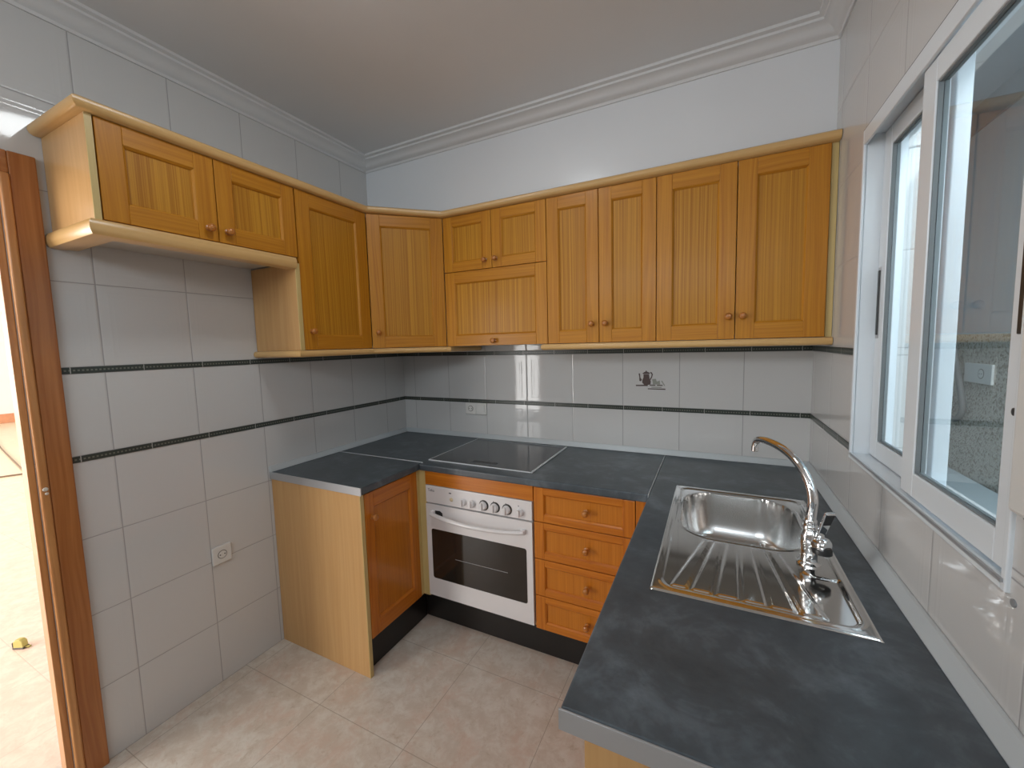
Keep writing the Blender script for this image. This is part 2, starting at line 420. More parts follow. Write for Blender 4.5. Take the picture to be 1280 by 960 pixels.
# ------------------------------------------------------------------ cabinet doors
def frame_T(org, ang): return Matrix.Translation(org) @ Matrix.Rotation(ang, 4, 'Z')
def knob(T, x, z, y, parent, r=.0135, name='knob'):
    mb = MB(T)
    prof = [(r*.85, 0.0), (r*.85, .002), (r*.48, .004), (r*.42, .012), (r*.8, .015), (r*1.02, .019), (r*1.0, .024), (r*.75, .028), (r*.3, .030)]
    mb.lathe(prof, (x, y, z), (0, -1, 0), 20)
    return build(name, mb, M['knob'], parent)
def make_door(parent, org, ang, w, h, st=.058, rt=None, kn=None, base=False, name='door', t=.020, gap=.0015, pgrain='z'):
    """shaker pine door; local x to the right seen from the front, front towards local -y. kn=(x,z)"""
    T = frame_T(org, ang); rt = rt or st
    fm, pm = (M['pine2'], M['panel2']) if base else (M['pine'], M['panel'])
    x0, x1, z0, z1 = gap, w-gap, gap, h-gap
    mb = MB(T)
    ch = .007
    # stiles and rails with a chamfered inner edge
    def board(a, b, c, d, grain, inner):
        mb.box(a, b, -t, 0, c, d, grain)
    board(x0, x0+st, z0, z1, 'z', 0); board(x1-st, x1, z0, z1, 'z', 0)
    board(x0+st, x1-st, z0, z0+rt, 'x', 0); board(x0+st, x1-st, z1-rt, z1, 'x', 0)
    # moulded inner lip
    def lip(pa, pb, na):
        (ax, az), (bx, bz) = pa, pb
        nx, nz = na
        pts_f = [(ax, -t+.001, az), (bx, -t+.001, bz)]
        vs = [(ax, -t+.0005, az), (bx, -t+.0005, bz), (bx+nx*ch-(0 if nx else math.copysign(ch, bx-ax)), -t+ch, bz+nz*ch-(0 if nz else math.copysign(ch, bz-az))),
              (ax+nx*ch+(0 if nx else math.copysign(ch, bx-ax)), -t+ch, az+nz*ch+(0 if nz else math.copysign(ch, bz-az)))]
        back = [(p[0], -.006, p[2]) for p in vs]
        fs = [(0, 1, 2, 3), (3, 2, 6, 7), (4, 7, 6, 5), (0, 4, 5, 1), (0, 3, 7, 4), (1, 5, 6, 2)]
        vv = vs+back
        mb.add(vv, fs, mb.buv(vv, fs, 'z' if nx else 'x'))
    a, b2, c, d = x0+st, x1-st, z0+rt, z1-rt
    lip((a, c), (a, d), (1, 0)); lip((b2, c), (b2, d), (-1, 0)); lip((a, c), (b2, c), (0, 1)); lip((a, d), (b2, d), (0, -1))
    o = build(name, mb, fm, parent, bevel=.0016)
    mp = MB(T); mp.box(a-.004, b2+.004, -t+.010, -.004, c-.004, d+.004, pgrain)
    build('panel', mp, pm, o)
    if kn: knob(T, kn[0], kn[1], -t, o)
    return o

def carcass(parent, x0, x1, y0, y1, z0, z1, mat, t=.016, front='-y', name='carcass'):
    mb = MB()
    mb.box(x0, x0+(t if True else 0), y0, y1, z0, z1); mb.box(x1-t, x1, y0, y1, z0, z1)
    mb.box(x0+t, x1-t, y0, y1, z0, z0+t, 'x'); mb.box(x0+t, x1-t, y0, y1, z1-t, z1, 'x')
    if front == '-y': mb.box(x0+t, x1-t, y1-.006, y1, z0+t, z1-t)
    if front == '+x': 
        mb = MB(); mb.box(x0, x1, y0, y0+t, z0, z1); mb.box(x0, x1, y1-t, y1, z0, z1)
        mb.box(x0, x1, y0+t, y1-t, z0, z0+t, 'y'); mb.box(x0, x1, y0+t, y1-t, z1-t, z1, 'y'); mb.box(x0, x0+.006, y0+t, y1-t, z0+t, z1-t)
    if front == '-x':
        mb = MB(); mb.box(x0, x1, y0, y0+t, z0, z1); mb.box(x0, x1, y1-t, y1, z0, z1)
        mb.box(x0, x1, y0+t, y1-t, z0, z0+t, 'y'); mb.box(x0, x1, y0+t, y1-t, z1-t, z1, 'y'); mb.box(x1-.006, x1, y0+t, y1-t, z0+t, z1-t)
    return build(name, mb, mat, parent, bevel=.0008)

E_ = .0005
# ================================================================== ROOM SHELL
T_ = .035
YD0, YD1, ZD = -2.56, -1.748, 2.012       # doorway in the left wall
mb = MB(); mb.box(-.15, W+.15, YREAR-.1, .12, -.08, 0); build('floor', mb, M['floor'], kind='structure')
mb = MB(); mb.box(-.12, W+.12, YREAR-.1, .12, CEIL, CEIL+.08); build('ceiling', mb, M['ceil'], kind='structure')
mb = MB(); mb.box(-T_, 0, YD1, .12, 0, CEIL); mb.box(-T_, 0, YREAR, YD0, 0, CEIL); mb.box(-T_, 0, YD0, YD1, ZD, CEIL)
wl = build('wall_left', mb, M['tl'], kind='structure')
mb = MB(); mb.box(0, W, 0, .12, 0, CEIL); wb = build('wall_back', mb, M['tb'], kind='structure')
mb = MB(); mb.box(0, W, YSOF, 0, ZU1+.008, CEIL); build('wall_back_boxing', mb, M['ts'], kind='structure')
YW0, YW1, ZW0, ZW1 = -1.375, -.604, 1.092, 2.078
WT = .14
mb = MB(); mb.box(W, W+WT, YW1, .12, 0, CEIL); mb.box(W, W+WT, YREAR, YW0, 0, CEIL); mb.box(W, W+WT, YW0, YW1, 0, ZW0); mb.box(W, W+WT, YW0, YW1, ZW1, CEIL)
wr = build('wall_right', mb, M['tr'], kind='structure')
mb = MB(); mb.box(-T_, W+WT, YREAR-.1, YREAR, 0, CEIL); build('wall_rear', mb, M['tb'], kind='structure')
# dark listello strips, two courses round the room
def strip(z0, z1, axis, a0, a1, wall, parent, mat):
    mb = MB()
    if wall == 'L': mb.box(0, .003, a0, a1, z0, z1, 'y')
    if wall == 'B': mb.box(a0, a1, -.003, 0, z0, z1, 'x')
    if wall == 'R': mb.box(W-.003, W, a0, a1, z0, z1, 'y')
    build('border_strip', mb, mat, parent, bevel=.001)
for z0, z1 in ((1.107, 1.129), (1.413, 1.435)):
    strip(z0, z1, 'y', -1.664, -.003, 'L', wl, M['bl'])
    strip(z0, z1, 'x', 0, W, 'B', wb, M['bb'])
    strip(z0, z1, 'y', -.590, -.003, 'R', wr, M['bl'])
    strip(z0, z1, 'y', YREAR, -2.66, 'L', wl, M['bl'])
# plaster crown round the ceiling
zb = 2.555
crown = [(0, zb), (.006, zb), (.010, zb+.010), (.020, zb+.014), (.030, zb+.030), (.048, zb+.044), (.062, zb+.048), (.064, zb+.056), (.078, zb+.060), (.080, CEIL), (0, CEIL)]
mb = MB(); mb.sweep([(0, YREAR), (0, YSOF), (W, YSOF), (W, YREAR)], crown, smooth=True)
build('trim_1', mb, M['crown'], kind='structure')

# ---- printed motif on one back tile: coffee pot, cup and lines of print
root = empty('tile_motif', (1.66, -.001, 1.222), kind=None, parent=wb)
def flat(pts, mat, name, y=-.0016, parent=root):
    mb = MB(); mb.poly([(x, y, z) for x, z in pts], (0, .0012, 0)); return build(name, mb, mat, parent)
def MP(u, v): # crop pixel (origin 780,450) to tile position
    return (1.590+(u-235)/(970-235)*.148, 1.320-(v-200)/(660-200)*.098)
def mpoly(l): return [MP(*p) for p in l]
flat(mpoly([(395, 275), (440, 240), (475, 225), (485, 200), (500, 200), (512, 225), (560, 245), (590, 270), (570, 285), (420, 285)]), M['pot'], 'pot_lid')
flat(mpoly([(425, 292), (565, 292), (580, 400), (610, 470), (600, 540), (520, 560), (440, 550), (392, 500), (400, 430), (425, 370)]), M['pot'], 'pot_body')
flat(mpoly([(300, 275), (335, 270), (350, 380), (385, 430), (360, 470), (320, 455), (318, 360)]), M['pot'], 'pot_spout')
flat(mpoly([(570, 250), (625, 235), (660, 290), (640, 370), (600, 440), (585, 410), (618, 350), (630, 295), (605, 262)]), M['pot'], 'pot_handle')
flat(mpoly([(230, 560), (530, 548), (535, 585), (235, 590)]), M['pot'], 'print_line')
flat(mpoly([(580, 548), (725, 548), (725, 572), (580, 572)]), M['pot'], 'print_line'); flat(mpoly([(760, 548), (900, 548), (900, 572), (760, 572)]), M['pot'], 'print_line')
flat(mpoly([(535, 640), (970, 640), (970, 668), (535, 662)]), M['pot'], 'print_line'); flat(mpoly([(620, 598), (880, 598), (870, 622), (625, 620)]), M['pot2'], 'print_line')
flat(mpoly([(640, 410), (730, 400), (760, 470), (830, 440), (840, 540), (660, 540), (655, 480)]), M['pot2'], 'cup_print')
flat(mpoly([(865, 460), (885, 440), (960, 560), (940, 575)]), M['pot2'], 'spoon_print')

# ================================================================== DOORWAY AND HALL
dr = empty('door_1', (0, (YD0+YD1)/2, 0), kind='structure')
CF0, CF1 = -1.726, -1.666
mb = MB(); mb.box(0, .016, CF0, CF1, 0, ZD+.092, 'z'); mb.box(0, .016, YD0-.10, YD0-.024, 0, ZD+.092, 'z'); mb.box(0, .016, YD0-.024, CF0, ZD+.024, ZD+.092, 'y')
cas = build('casing', mb, M['door'], dr, bevel=.004, seg=3)
mb = MB()
mb.box(0, .021, YD1, CF0, 0, ZD+.024, 'z'); mb.box(0, .021, YD0-.024, YD0, 0, ZD+.024, 'z'); mb.box(0, .021, YD0, YD1, ZD, ZD+.024, 'y')
build('casing_bead', mb, M['door2'], dr, bevel=.006, seg=3)
mb = MB(); mb.box(-T_-.01, 0, YD1-.018, YD1, 0, ZD, 'z'); mb.box(-T_-.01, 0, YD0, YD0+.018, 0, ZD, 'z'); mb.box(-T_-.01, 0, YD0+.018, YD1-.018, ZD-.018, ZD, 'y')
build('jamb', mb, M['door2'], dr, bevel=.002)
mb = MB(); mb.lathe([(.002, 0), (.007, .001), (.006, .003), (.001, .004)], (.0205, -1.737, 1.045), 'x', 9); mb.lathe([(.002, 0), (.005, .001), (.004, .003), (.001, .004)], (.0205, -1.735, 1.030), 'x', 7)
build('chip_mark', mb, M['chip'], dr)
HX = -12.4
mb = MB(); mb.box(-5.75, -.15, -5.2, 2.6, -.08, -.001); build('floor_hall', mb, M['hall'], kind='structure')
mb = MB(); mb.box(HX, -5.75, -5.2, 2.6, -.08, -.001); build('floor_far_room', mb, M['hall2'], kind='structure')
mb = MB(); mb.box(HX-.1, HX, -5.2, 2.6, 0, CEIL); build('wall_hall_far', mb, M['hwall'], kind='structure')
mb = MB(); mb.box(HX, -T_, 2.6, 2.7, 0, CEIL); build('wall_hall_right', mb, M['hwall'], kind='structure')
mb = MB(); mb.box(HX, -T_, -5.3, -5.2, 0, .1); mb.box(HX, -T_, -5.3, -5.2, 2.45, CEIL); mb.box(HX, -11.8, -5.3, -5.2, .1, 2.45); mb.box(-.8, -T_, -5.3, -5.2, .1, 2.45)
build('wall_hall_left', mb, M['hwall'], kind='structure')
mb = MB(); mb.box(HX, -T_, -5.3, 2.7, CEIL, CEIL+.08); build('ceiling_hall', mb, M['hwall'], kind='structure')
mb = MB(); mb.box(HX, HX+.012, -5.2, 2.6, 0, .21); build('baseboard_hall', mb, M['terra'], kind='structure', bevel=.003)
# tape measure and cable lying on the hall floor
t = empty('tape_measure', (-1.186, -1.60, 0), 'small yellow and black tape measure lying on the sunlit hall floor beyond the doorway', 'tape measure')
TT = Matrix.Translation((-1.186, -1.595, 0)) @ Matrix.Rotation(.5, 4, 'Z') @ Matrix.Scale(.72, 4)
mb = MB(TT); mb.poly([(-.035, -.018, .004), (.030, -.018, .004), (.034, -.018, .02), (.030, -.018, .055), (.012, -.018, .068), (-.018, -.018, .068), (-.034, -.018, .05)], (0, .036, 0)); build('case', mb, M['yellow'], t, bevel=.004, seg=3)
mb = MB(TT); mb.box(-.040, .038, -.0195, .0195, 0, .014); mb.box(-.040, -.030, -.0195, .0195, .014, .05); build('grip', mb, M['tapeb'], t, bevel=.003)
mb = MB(TT); mb.box(.034, .060, -.010, .010, .010, .012); mb.box(.058, .060, -.010, .010, .002, .012); build('blade', mb, M['yellow'], t)
mb = MB(); mb.tube([(-5.95, -.72, .008), (-5.9, -.60, .008), (-5.85, -.50, .008), (-5.8, -.42, .008)], .010, 8); 
cb = build('floor_cable', mb, M['wire'], label='short dark cable end lying crosswise on the far hall floor', cat='cable')
mb = MB(); mb.tube([(-9.5, .06, .010), (-8.5, -.10, .008), (-7.2, -.28, .008), (-6.3, -.40, .008), (-5.9, -.46, .008)], .009, 8)
build('floor_cable', mb, M['wire'], label='long thin dark cable stretched over the pale far room floor beyond the doorway', cat='cable')

# ================================================================== WALL UNITS
def cab(name, loc, label): return empty(name, loc, label, 'cabinet')
R90 = PI/2
# bridge unit beside the door frame
YB0, YB1, YB2, YT1 = -1.6444, -1.3098, -.9959, -.5938
c = cab('wall_cabinet', (0.15, -1.32, ZUM), 'short two-door pine wall cabinet hung high on the left wall beside the doorway')
carcass(c, .004, UD-.001, YB0+.016, YB2, ZUM-.002, ZU1, M['mel'], front='+x')
mb = MB(); mb.box(.003, UD+.018, YB0-.001, YB0+.016-E_, ZUM-.002, ZU1, 'z'); build('end_panel', mb, M['beech'], c, bevel=.001)
mb = MB(); mb.box(UD+.0182, UD+.0205, YB0-.001, YB0+.016-E_, ZUM-.002, ZU1, 'z'); build('edge_strip', mb, M['edge'], c)
make_door(c, (UD, YB0+.018, ZUM), R90, YB1-YB0-.018, ZU1-ZUM, st=.062, rt=.058, kn=(YB1-YB0-.05, .043))
make_door(c, (UD, YB1, ZUM), R90, YB2-YB1, ZU1-ZUM, st=.058, rt=.058, kn=(.032, .043))
# tall unit, left wall
c = cab('wall_cabinet', (0.15, -.8, ZU0), 'tall single-door pine wall cabinet on the left wall, next to the angled corner cabinet')
carcass(c, .004, UD-.001, YB2+.001, YT1-.001, ZU0, ZU1, M['mel'], front='+x')
mb = MB(); mb.box(.003, UD+.016, YB2-.016, YB2-E_, ZU0, ZUM-.025, 'z'); build('end_panel', mb, M['beech'], c, bevel=.001)
mb = MB(); mb.box(UD+.0165, UD+.0205, YB2-.017, YB2+.003, ZU0, ZUM-.024, 'z'); build('edge_strip', mb, M['edge'], c, bevel=.001)
make_door(c, (UD, YB2+.003, ZU0), R90, YT1-YB2-.003, ZU1-ZU0, st=.066, rt=.062, kn=(.040, .085))
# angled corner unit
BX0, BX1, BX2, BX3, BX4, BX5, BX6 = .6085, .9117, 1.2181, 1.475, 1.729, 2.0344, 2.3334
c = cab('corner_wall_cabinet', (.25, -.25, ZU0), 'angled pine corner wall cabinet with one door, where the left and back runs meet')
mb = MB(); a = Vector((UD, YT1+.001)); b_ = Vector((BX0-.001, -UD))
for z in (ZU0, ZU1-.016): mb.poly([(.003, -.003, z), (.003, a.y, z), (a.x, a.y, z), (b_.x, b_.y, z), (b_.x, -.003, z)], (0, 0, .016), 'x')
mb.box(.003, .015, a.y+.001, -.003, ZU0+.016, ZU1-.016); mb.box(.016, b_.x, -.015, -.003, ZU0+.016, ZU1-.016)
mb.box(.016, a.x-.002, a.y, a.y+.015, ZU0+.016, ZU1-.016); mb.box(b_.x-.015, b_.x, b_.y+.002, -.016, ZU0+.016, ZU1-.016)
build('carcass', mb, M['mel'], c, bevel=.0008)
p0 = Vector((UD+.0185, YT1+.0022, ZU0)); p1 = Vector((BX0-.0022, -UD-.0185, ZU0)); dv = p1-p0; ang = math.atan2(dv.y, dv.x)
nrm = Vector((-math.sin(ang), math.cos(ang), 0))
make_door(c, tuple(p0+nrm*.016), ang, dv.length, ZU1-ZU0, st=.066, rt=.058, kn=(.036, .085), t=.020)
# hood unit
ZSP = 1.8766
c = cab('hood_cabinet', (.913, -.15, ZU0), 'pine extractor-hood cabinet above the hob with two small doors over a lift-up flap')
carcass(c, BX0+.001, BX2-.001, -UD+.001, -.004, ZU0, ZU1, M['mel'])
make_door(c, (BX0, -UD, ZSP), 0, BX1-BX0, ZU1-ZSP, st=.056, rt=.050, kn=(BX1-BX0-.040, .045))
make_door(c, (BX1, -UD, ZSP), 0, BX2-BX1, ZU1-ZSP, st=.056, rt=.050, kn=(.024, .045))
make_door(c, (BX0, -UD, ZU0), 0, BX2-BX0, ZSP-ZU0, st=.062, rt=.058, kn=(.305, .026), name='lift_up_flap')
# two narrow doors
c = cab('wall_cabinet', (1.47, -.15, ZU0), 'pine wall cabinet with two narrow doors, directly right of the extractor-hood cabinet')
carcass(c, BX2+.001, BX4-.001, -UD+.001, -.004, ZU0, ZU1, M['mel'])
make_door(c, (BX2, -UD, ZU0), 0, BX3-BX2, ZU1-ZU0, st=.058, rt=.058, kn=(BX3-BX2-.034, .09))
make_door(c, (BX3, -UD, ZU0), 0, BX4-BX3, ZU1-ZU0, st=.058, rt=.058, kn=(.031, .09))
# two wide doors
c = cab('wall_cabinet', (2.03, -.15, ZU0), 'pine wall cabinet with two wide doors, at the window end of the back run')
carcass(c, BX4+.001, BX6-.001, -UD+.001, -.004, ZU0, ZU1, M['mel'])
make_door(c, (BX4, -UD, ZU0), 0, BX5-BX4, ZU1-ZU0, st=.062, rt=.062, kn=(BX5-BX4-.024, .094))
make_door(c, (BX5, -UD, ZU0), 0, BX6-BX5, ZU1-ZU0, st=.066, rt=.062, kn=(.027, .094))
mb = MB(); mb.box(BX6+.001, W-.001, -UD-.010, -.28, ZU0, ZU1, 'z'); build('filler_strip', mb, M['edge'], c, bevel=.001)

# cornice over all wall units
zc0 = ZU1+.0008
prof = [(-.05, zc0), (.014, zc0), (.022, zc0+.006), (.026, zc0+.016), (.024, zc0+.027), (.016, zc0+.033), (.006, zc0+.035), (-.05, zc0+.035)]
mb = MB(); mb.sweep([(.003, YB0-.004), (UF, YB0-.004), (UF, YT1), (BX0, -UF), (W-.002, -UF)], prof, smooth=True)
build('cornice_moulding', mb, M['trimw'], label='long pale wood cornice moulding running along the top of all the wall cabinets', cat='moulding')
def rail(path, z0, z1, label, depth=.06, out=.018):
    h = z1-z0
    pr_ = [(-depth, z0+.004), (-.006, z0), (out*.5, z0+h*.04), (out*.9, z0+h*.25), (out, z0+h*.5), (out*.9, z0+h*.78), (out*.55, z1-.0008), (-depth, z1-.0008)]
    mb = MB(); mb.sweep(path, pr_, smooth=True)
    return build('light_rail', mb, M['trimw'], label=label, cat='moulding')
r = rail([(.003, YB0-.004), (UF, YB0-.004), (UF, YB2-.018)], ZUM-.050, ZUM-.003, 'rounded pale wood rail wrapped round the underside of the short high cabinet', out=.016)
mb = MB(); mb.box(.005, UF-.062, YB0+.058, YB2-.018, ZUM-.020, ZUM-.0035, 'y'); build('bottom_board', mb, M['mel'], r)
rail([(.003, YB2-.018), (UF, YB2-.018), (UF, YT1), (BX0, -UF), (.628, -UF), (.628, -.004)], ZU0-.030, ZU0, 'rounded pale wood rail under the tall left cabinet and the angled corner cabinet', out=.016)
rail([(1.200, -.004), (1.200, -UF), (W-.002, -UF)], ZU0-.030, ZU0, 'rounded pale wood rail under the two right-hand back wall cabinets', out=.016)

# ================================================================== BASE UNITS
XB, YBF, ZP = .586, -.590, .176     # carcass fronts, plinth top
DT = .020
c = empty('base_cabinet', (.3, -.8, 0), 'pine base cabinet under the left worktop end with a pale side panel reaching the floor', 'cabinet')
carcass(c, .004, XB-.001, -.972, -.612, ZP, ZCE-.001, M['beech'], front='+x')
mb = MB(); mb.box(.003, .600, -.993, -.974, 0, ZCE-.001, 'z'); build('end_panel', mb, M['beech'], c, bevel=.001)
mb = MB(); mb.box(.6005, .6035, -.993, -.974, 0, ZCE-.001, 'z'); build('edge_strip', mb, M['edge'], c)
make_door(c, (XB, -.9725, ZP-.004), R90, .345, ZCE-ZP, st=.050, rt=.070, kn=(.040, ZCE-ZP-.115), base=True)
mb = MB(); mb.box(.588, .6445, -.606, -.590, ZP-.002, ZCE-.001, 'z'); mb.box(.588, .604, -.626, -.607, ZP-.002, ZCE-.001, 'z'); build('corner_post', mb, M['edge'], c, bevel=.001)
mb = MB(); mb.box(.545, .560, -.9735, -.536, 0, ZP-.006, 'y'); mb2 = mb; 
build('plinth_board', mb, M['plinth'], label='black plinth board under the left base cabinet', cat='plinth')
mb = MB(); mb.box(.561, 1.80, -.535, -.520, 0, ZP-.006, 'x')
build('plinth_board', mb, M['plinth'], label='black plinth board under the oven and the drawer unit', cat='plinth')
# oven housing
OX0, OX1, OZ0, OZ1 = .6489, 1.2422, .190, .773
YF = YBF-DT
c = empty('oven_housing', (.945, -.3, ZP), 'orange pine oven housing with a plain strip under the worktop and the hob', 'cabinet')
mb = MB(); mb.box(.628, .6445, -.585, -.004, ZP, ZCE-.001); mb.box(OX1+.001, OX1+.004, -.588, -.004, ZP, ZCE-.001); mb.box(.645, OX1+.001, -.588, -.004, ZP, ZP+.012, 'x')
build('carcass', mb, M['beech'], c)
mb = MB(); mb.box(OX0-.003, OX1+.003, YF, YBF, OZ1+.003, ZCE-.001, 'x'); build('top_strip', mb, M['pine2'], c, bevel=.0012)
# oven
ov = empty('built_in_oven', (.945, -.33, OZ0), 'white built-in electric oven with black glass door and a row of white knobs', 'oven')
mb = MB(); mb.box(OX0+.012, OX1-.012, YBF+.001, -.08, OZ0+.002, OZ1-.006); build('body', mb, M['grey'], ov)
mb = MB(); mb.box(OX0, OX1-.001, YF-.004, YBF, .684, OZ1, 'x'); cp = build('control_panel', mb, M['white'], ov, bevel=.003, seg=3)
# oven door with window opening
wx0, wx1, wz0, wz1 = .677, 1.211, .286, .550
mb = MB()
y0, y1 = YF-.006, YBF
mb.box(OX0, wx0, y0, y1, OZ0, .678); mb.box(wx1, OX1-.001, y0, y1, OZ0, .678); mb.box(wx0, wx1, y0, y1, OZ0, wz0); mb.box(wx0, wx1, y0, y1, wz1, .678)
def corner(cx, cz, sx, sz, r=.012, n=6):
    pts = [(cx, y0, cz)]+[(cx+sx*r*(1-math.sin(a*PI/2/n)), y0, cz+sz*r*(1-math.cos(a*PI/2/n))) for a in range(n+1)]
    mb.poly(pts, (0, y1-y0, 0))
corner(wx0, wz0, 1, 1); corner(wx1, wz0, -1, 1); corner(wx0, wz1, 1, -1); corner(wx1, wz1, -1, -1)
od = build('oven_door', mb, M['white'], ov)
mb = MB(); mb.box(wx0-.002, wx1+.002, y0+.0015, y0+.006, wz0-.002, wz1+.002); build('door_glass', mb, M['ovglass'], od)
mb = MB(); mb.box(wx0+.10, wx1-.10, y0+.0008, y0+.0015, wz0+.013, wz1-.013)
mb = MB(); mb.tube([(wx0+.14, y0+.0013, .412), (wx1-.10, y0+.0013, .412)], .0013, 6); build('rack_edge', mb, M['alu'], od)
# arched handle
pts = []; rr = []
for i in range(25):
    t_ = i/24; x = .690+t_*(1.204-.690); pts.append((x, y0-.014-.030*math.sin(PI*t_)**.6, .634-.010*math.sin(PI*t_)-.004*t_)); rr.append(.0115-.003*t_)
mb = MB(); mb.tube(pts, rr, 12); mb.box(.684, .706, y0-.014, y0, .628, .650); mb.box(1.188, 1.210, y0-.014, y0, .620, .642)
mb.v = [(v[0], v[1], v[2]) for v in mb.v]
hd = build('handle', mb, M['white'], od, bevel=.002)
mb = MB(); mb.poly([(.700, y0-.001, .634), (.752, y0-.001, .620), (.750, y0-.001, .640), (.735, y0-.001, .650), (.706, y0-.001, .648)], (0, .0009, 0)); build('handle_dark_patch', mb, M['blk'], od)  # flat black patch under the left end of the handle
KX = [.807, .878, .928, .990, 1.051, 1.114, 1.184]
for i, kx in enumerate(KX):
    kz = .719 if i == 0 else .717
    r0 = .010 if i == 0 else (.021 if i in (3, 4, 5) else .018)
    mb = MB(); yk = YF-.004
    if i == 0:
        mb.lathe([(r0, 0), (r0, .002), (r0*.7, .004)], (kx, yk, kz), (0, -1, 0), 20)
        build('indicator_light', mb, M['deco'], cp); continue
    mb.lathe([(r0, 0), (r0, .004), (r0*.86, .010), (r0*.78, .016), (r0*.6, .018)], (kx, yk, kz), (0, -1, 0), 24)
    mb.box(kx-.0035, kx+.0035, yk-.026, yk-.015, kz-r0*.85, kz+r0*.85)
    k_ = build('knob', mb, M['white'], cp, bevel=.001)
    if i in (3, 4, 5):
        mb = MB(); mb.lathe([(r0+.0045, 0), (r0+.0045, .0014), (r0+.0008, .0018)], (kx+.0025, yk, kz+.002), (0, -1, 0), 28); build('dial_ring', mb, M['blk'], k_)
for (mx_, mz, w_) in ((.800, .750, .014), (1.045, .744, .004), (1.110, .744, .004), (1.175, .744, .004)):
    mb = MB(); mb.box(mx_-w_/2, mx_+w_/2, YF-.0046, YF-.004, mz-.003, mz+.003); build('panel_symbol', mb, M['lmark'], cp)
def text_mesh(name, body, size, T, mat, parent, depth=.0004):
    cu = bpy.data.curves.new(name, 'FONT'); cu.body = body; cu.size = size; cu.extrude = depth; cu.align_x = 'CENTER'
    tmp = bpy.data.objects.new(name+'_tmp', cu); COL.objects.link(tmp)
    dg = bpy.context.evaluated_depsgraph_get(); me = bpy.data.meshes.new_from_object(tmp.evaluated_get(dg))
    bpy.data.objects.remove(tmp); me.materials.clear(); me.materials.append(mat)
    me.transform(T.to_3x3().to_4x4())
    o = bpy.data.objects.new(name, me); COL.objects.link(o); LOC[o] = T.to_translation(); o.parent = parent; o.location = LOC[o]-LOC[parent]
    return o
text_mesh('maker_mark', 'Teka', .020, Matrix.Translation((.684, YF-.0044, .744)) @ Matrix.Rotation(PI/2, 4, 'X'), M['lmark'], cp)
# drawer unit
DX0, DX1 = OX1+.005, 1.690
c = empty('drawer_unit', (1.47, -.3, ZP), 'orange pine base unit of four stacked drawers between the oven and the corner', 'drawers')
carcass(c, DX0, DX1-.001, YBF+.001, -.004, ZP, ZCE-.001, M['beech'])
mb = MB(); mb.box(DX1+.001, 1.758, YF+.002, YBF+.02, ZP, ZCE-.001, 'z'); build('filler_strip', mb, M['pine2'], c, bevel=.001)
zs = [.178, .340, .513, .6853, .8445]
for i in range(4):
    o = make_door(c, (DX0, YBF, zs[i]), 0, DX1-DX0, zs[i+1]-zs[i], st=.046, rt=.030, kn=((DX1-DX0)/2+.020, (zs[i+1]-zs[i])*.5), base=True, name='drawer', gap=.0018)
# sink base units on the window side
XRF = 1.792                      # carcass front (facing -x)
c = empty('base_cabinet', (2.08, -1.0, 0), 'pine sink base cabinet under the window-side worktop with a pale end panel', 'cabinet')
mb = MB(); y0_, y1_ = -1.575, -.46
mb.box(XRF, W-.02, y0_, y0_+.016, ZP, ZCE-.001); mb.box(XRF, W-.02, y1_-.016, y1_, ZP, ZCE-.001); mb.box(XRF, W-.02, y0_+.016, y1_-.016, ZP, ZP+.016, 'y'); mb.box(XRF-.02, XRF-.001, -.638, -.612, ZP, ZCE-.002); mb.box(W-.026, W-.02, y0_+.016, y1_-.016, ZP+.016, ZCE-.001)
build('carcass', mb, M['beech'], c)
mb = MB(); mb.box(XRF-.021, W-.003, y0_-.019, y0_-.001, 0, ZCE-.001, 'z'); build('end_panel', mb, M['beech'], c, bevel=.001)
for k in range(2):
    make_door(c, (XRF, -.64-k*.467, ZP), -R90, .467, ZCE-ZP-.003, st=.06, kn=(.44 if k == 0 else .04, .58), base=True)
mb = MB(); mb.box(1.846, 1.861, -1.573, -.537, 0, ZP-.006, 'y')
build('plinth_board', mb, M['plinth'], label='black plinth board under the window-side sink cabinet', cat='plinth')

# ================================================================== WORKTOPS
def slab(poly, name, label, holes=None):
    mb = MB(); mb.poly([(x, y, ZCE) for x, y in poly], (0, 0, ZC-ZCE-.0002), 'x')
    return build(name, mb, M['slate'], bevel=.006, seg=4, label=label, cat='worktop')
YJ, XJ = -.588, 1.739
XW, YLE, YRE = .617, -1.000, -1.633
a = slab([(.002, YLE+.003), (XW, YLE+.003), (XW, YJ-.0015), (.002, YJ-.0015)], 'worktop', 'dark slate-look worktop on the left base cabinet, the short piece with an aluminium end')
mb = MB(); mb.box(.002, XW+.0015, YLE-.001, YLE+.0028, ZCE-.001, ZC+.0006); build('end_trim', mb, M['alu'], a, bevel=.0008)
mb = MB(); mb.box(.002, XW+.0005, YJ-.0013, YJ+.0017, ZCE-.001, ZC+.0008); build('joint_strip', mb, M['alub'], a, bevel=.0005)
# inner corner of L piece: front edge of the left leg x=XW, back leg y=-.618
b1 = slab([(.002, YJ+.002), (XW-.0, YJ+.002), (XW, -.618), (XJ-.0015, -.618), (XJ-.0015, -.002), (.002, -.002)], 'worktop', 'dark slate-look corner worktop along the back wall carrying the hob')
c1 = slab([(XJ+.0020, YRE+.003), (W-.002, YRE+.003), (W-.002, -.002), (XJ+.0020, -.002)], 'worktop', 'large dark slate-look worktop under the window carrying the sink')
mb = MB(); mb.box(XJ-.0013, XJ+.0018, -.6195, -.002, ZCE-.001, ZC+.0008); build('joint_strip', mb, M['alub'], c1, bevel=.0005)
mb = MB(); mb.box(XJ+.0008, W-.002, YRE-.001, YRE+.0028, ZCE-.002, ZC+.0006); build('end_trim', mb, M['alu'], c1, bevel=.0008)
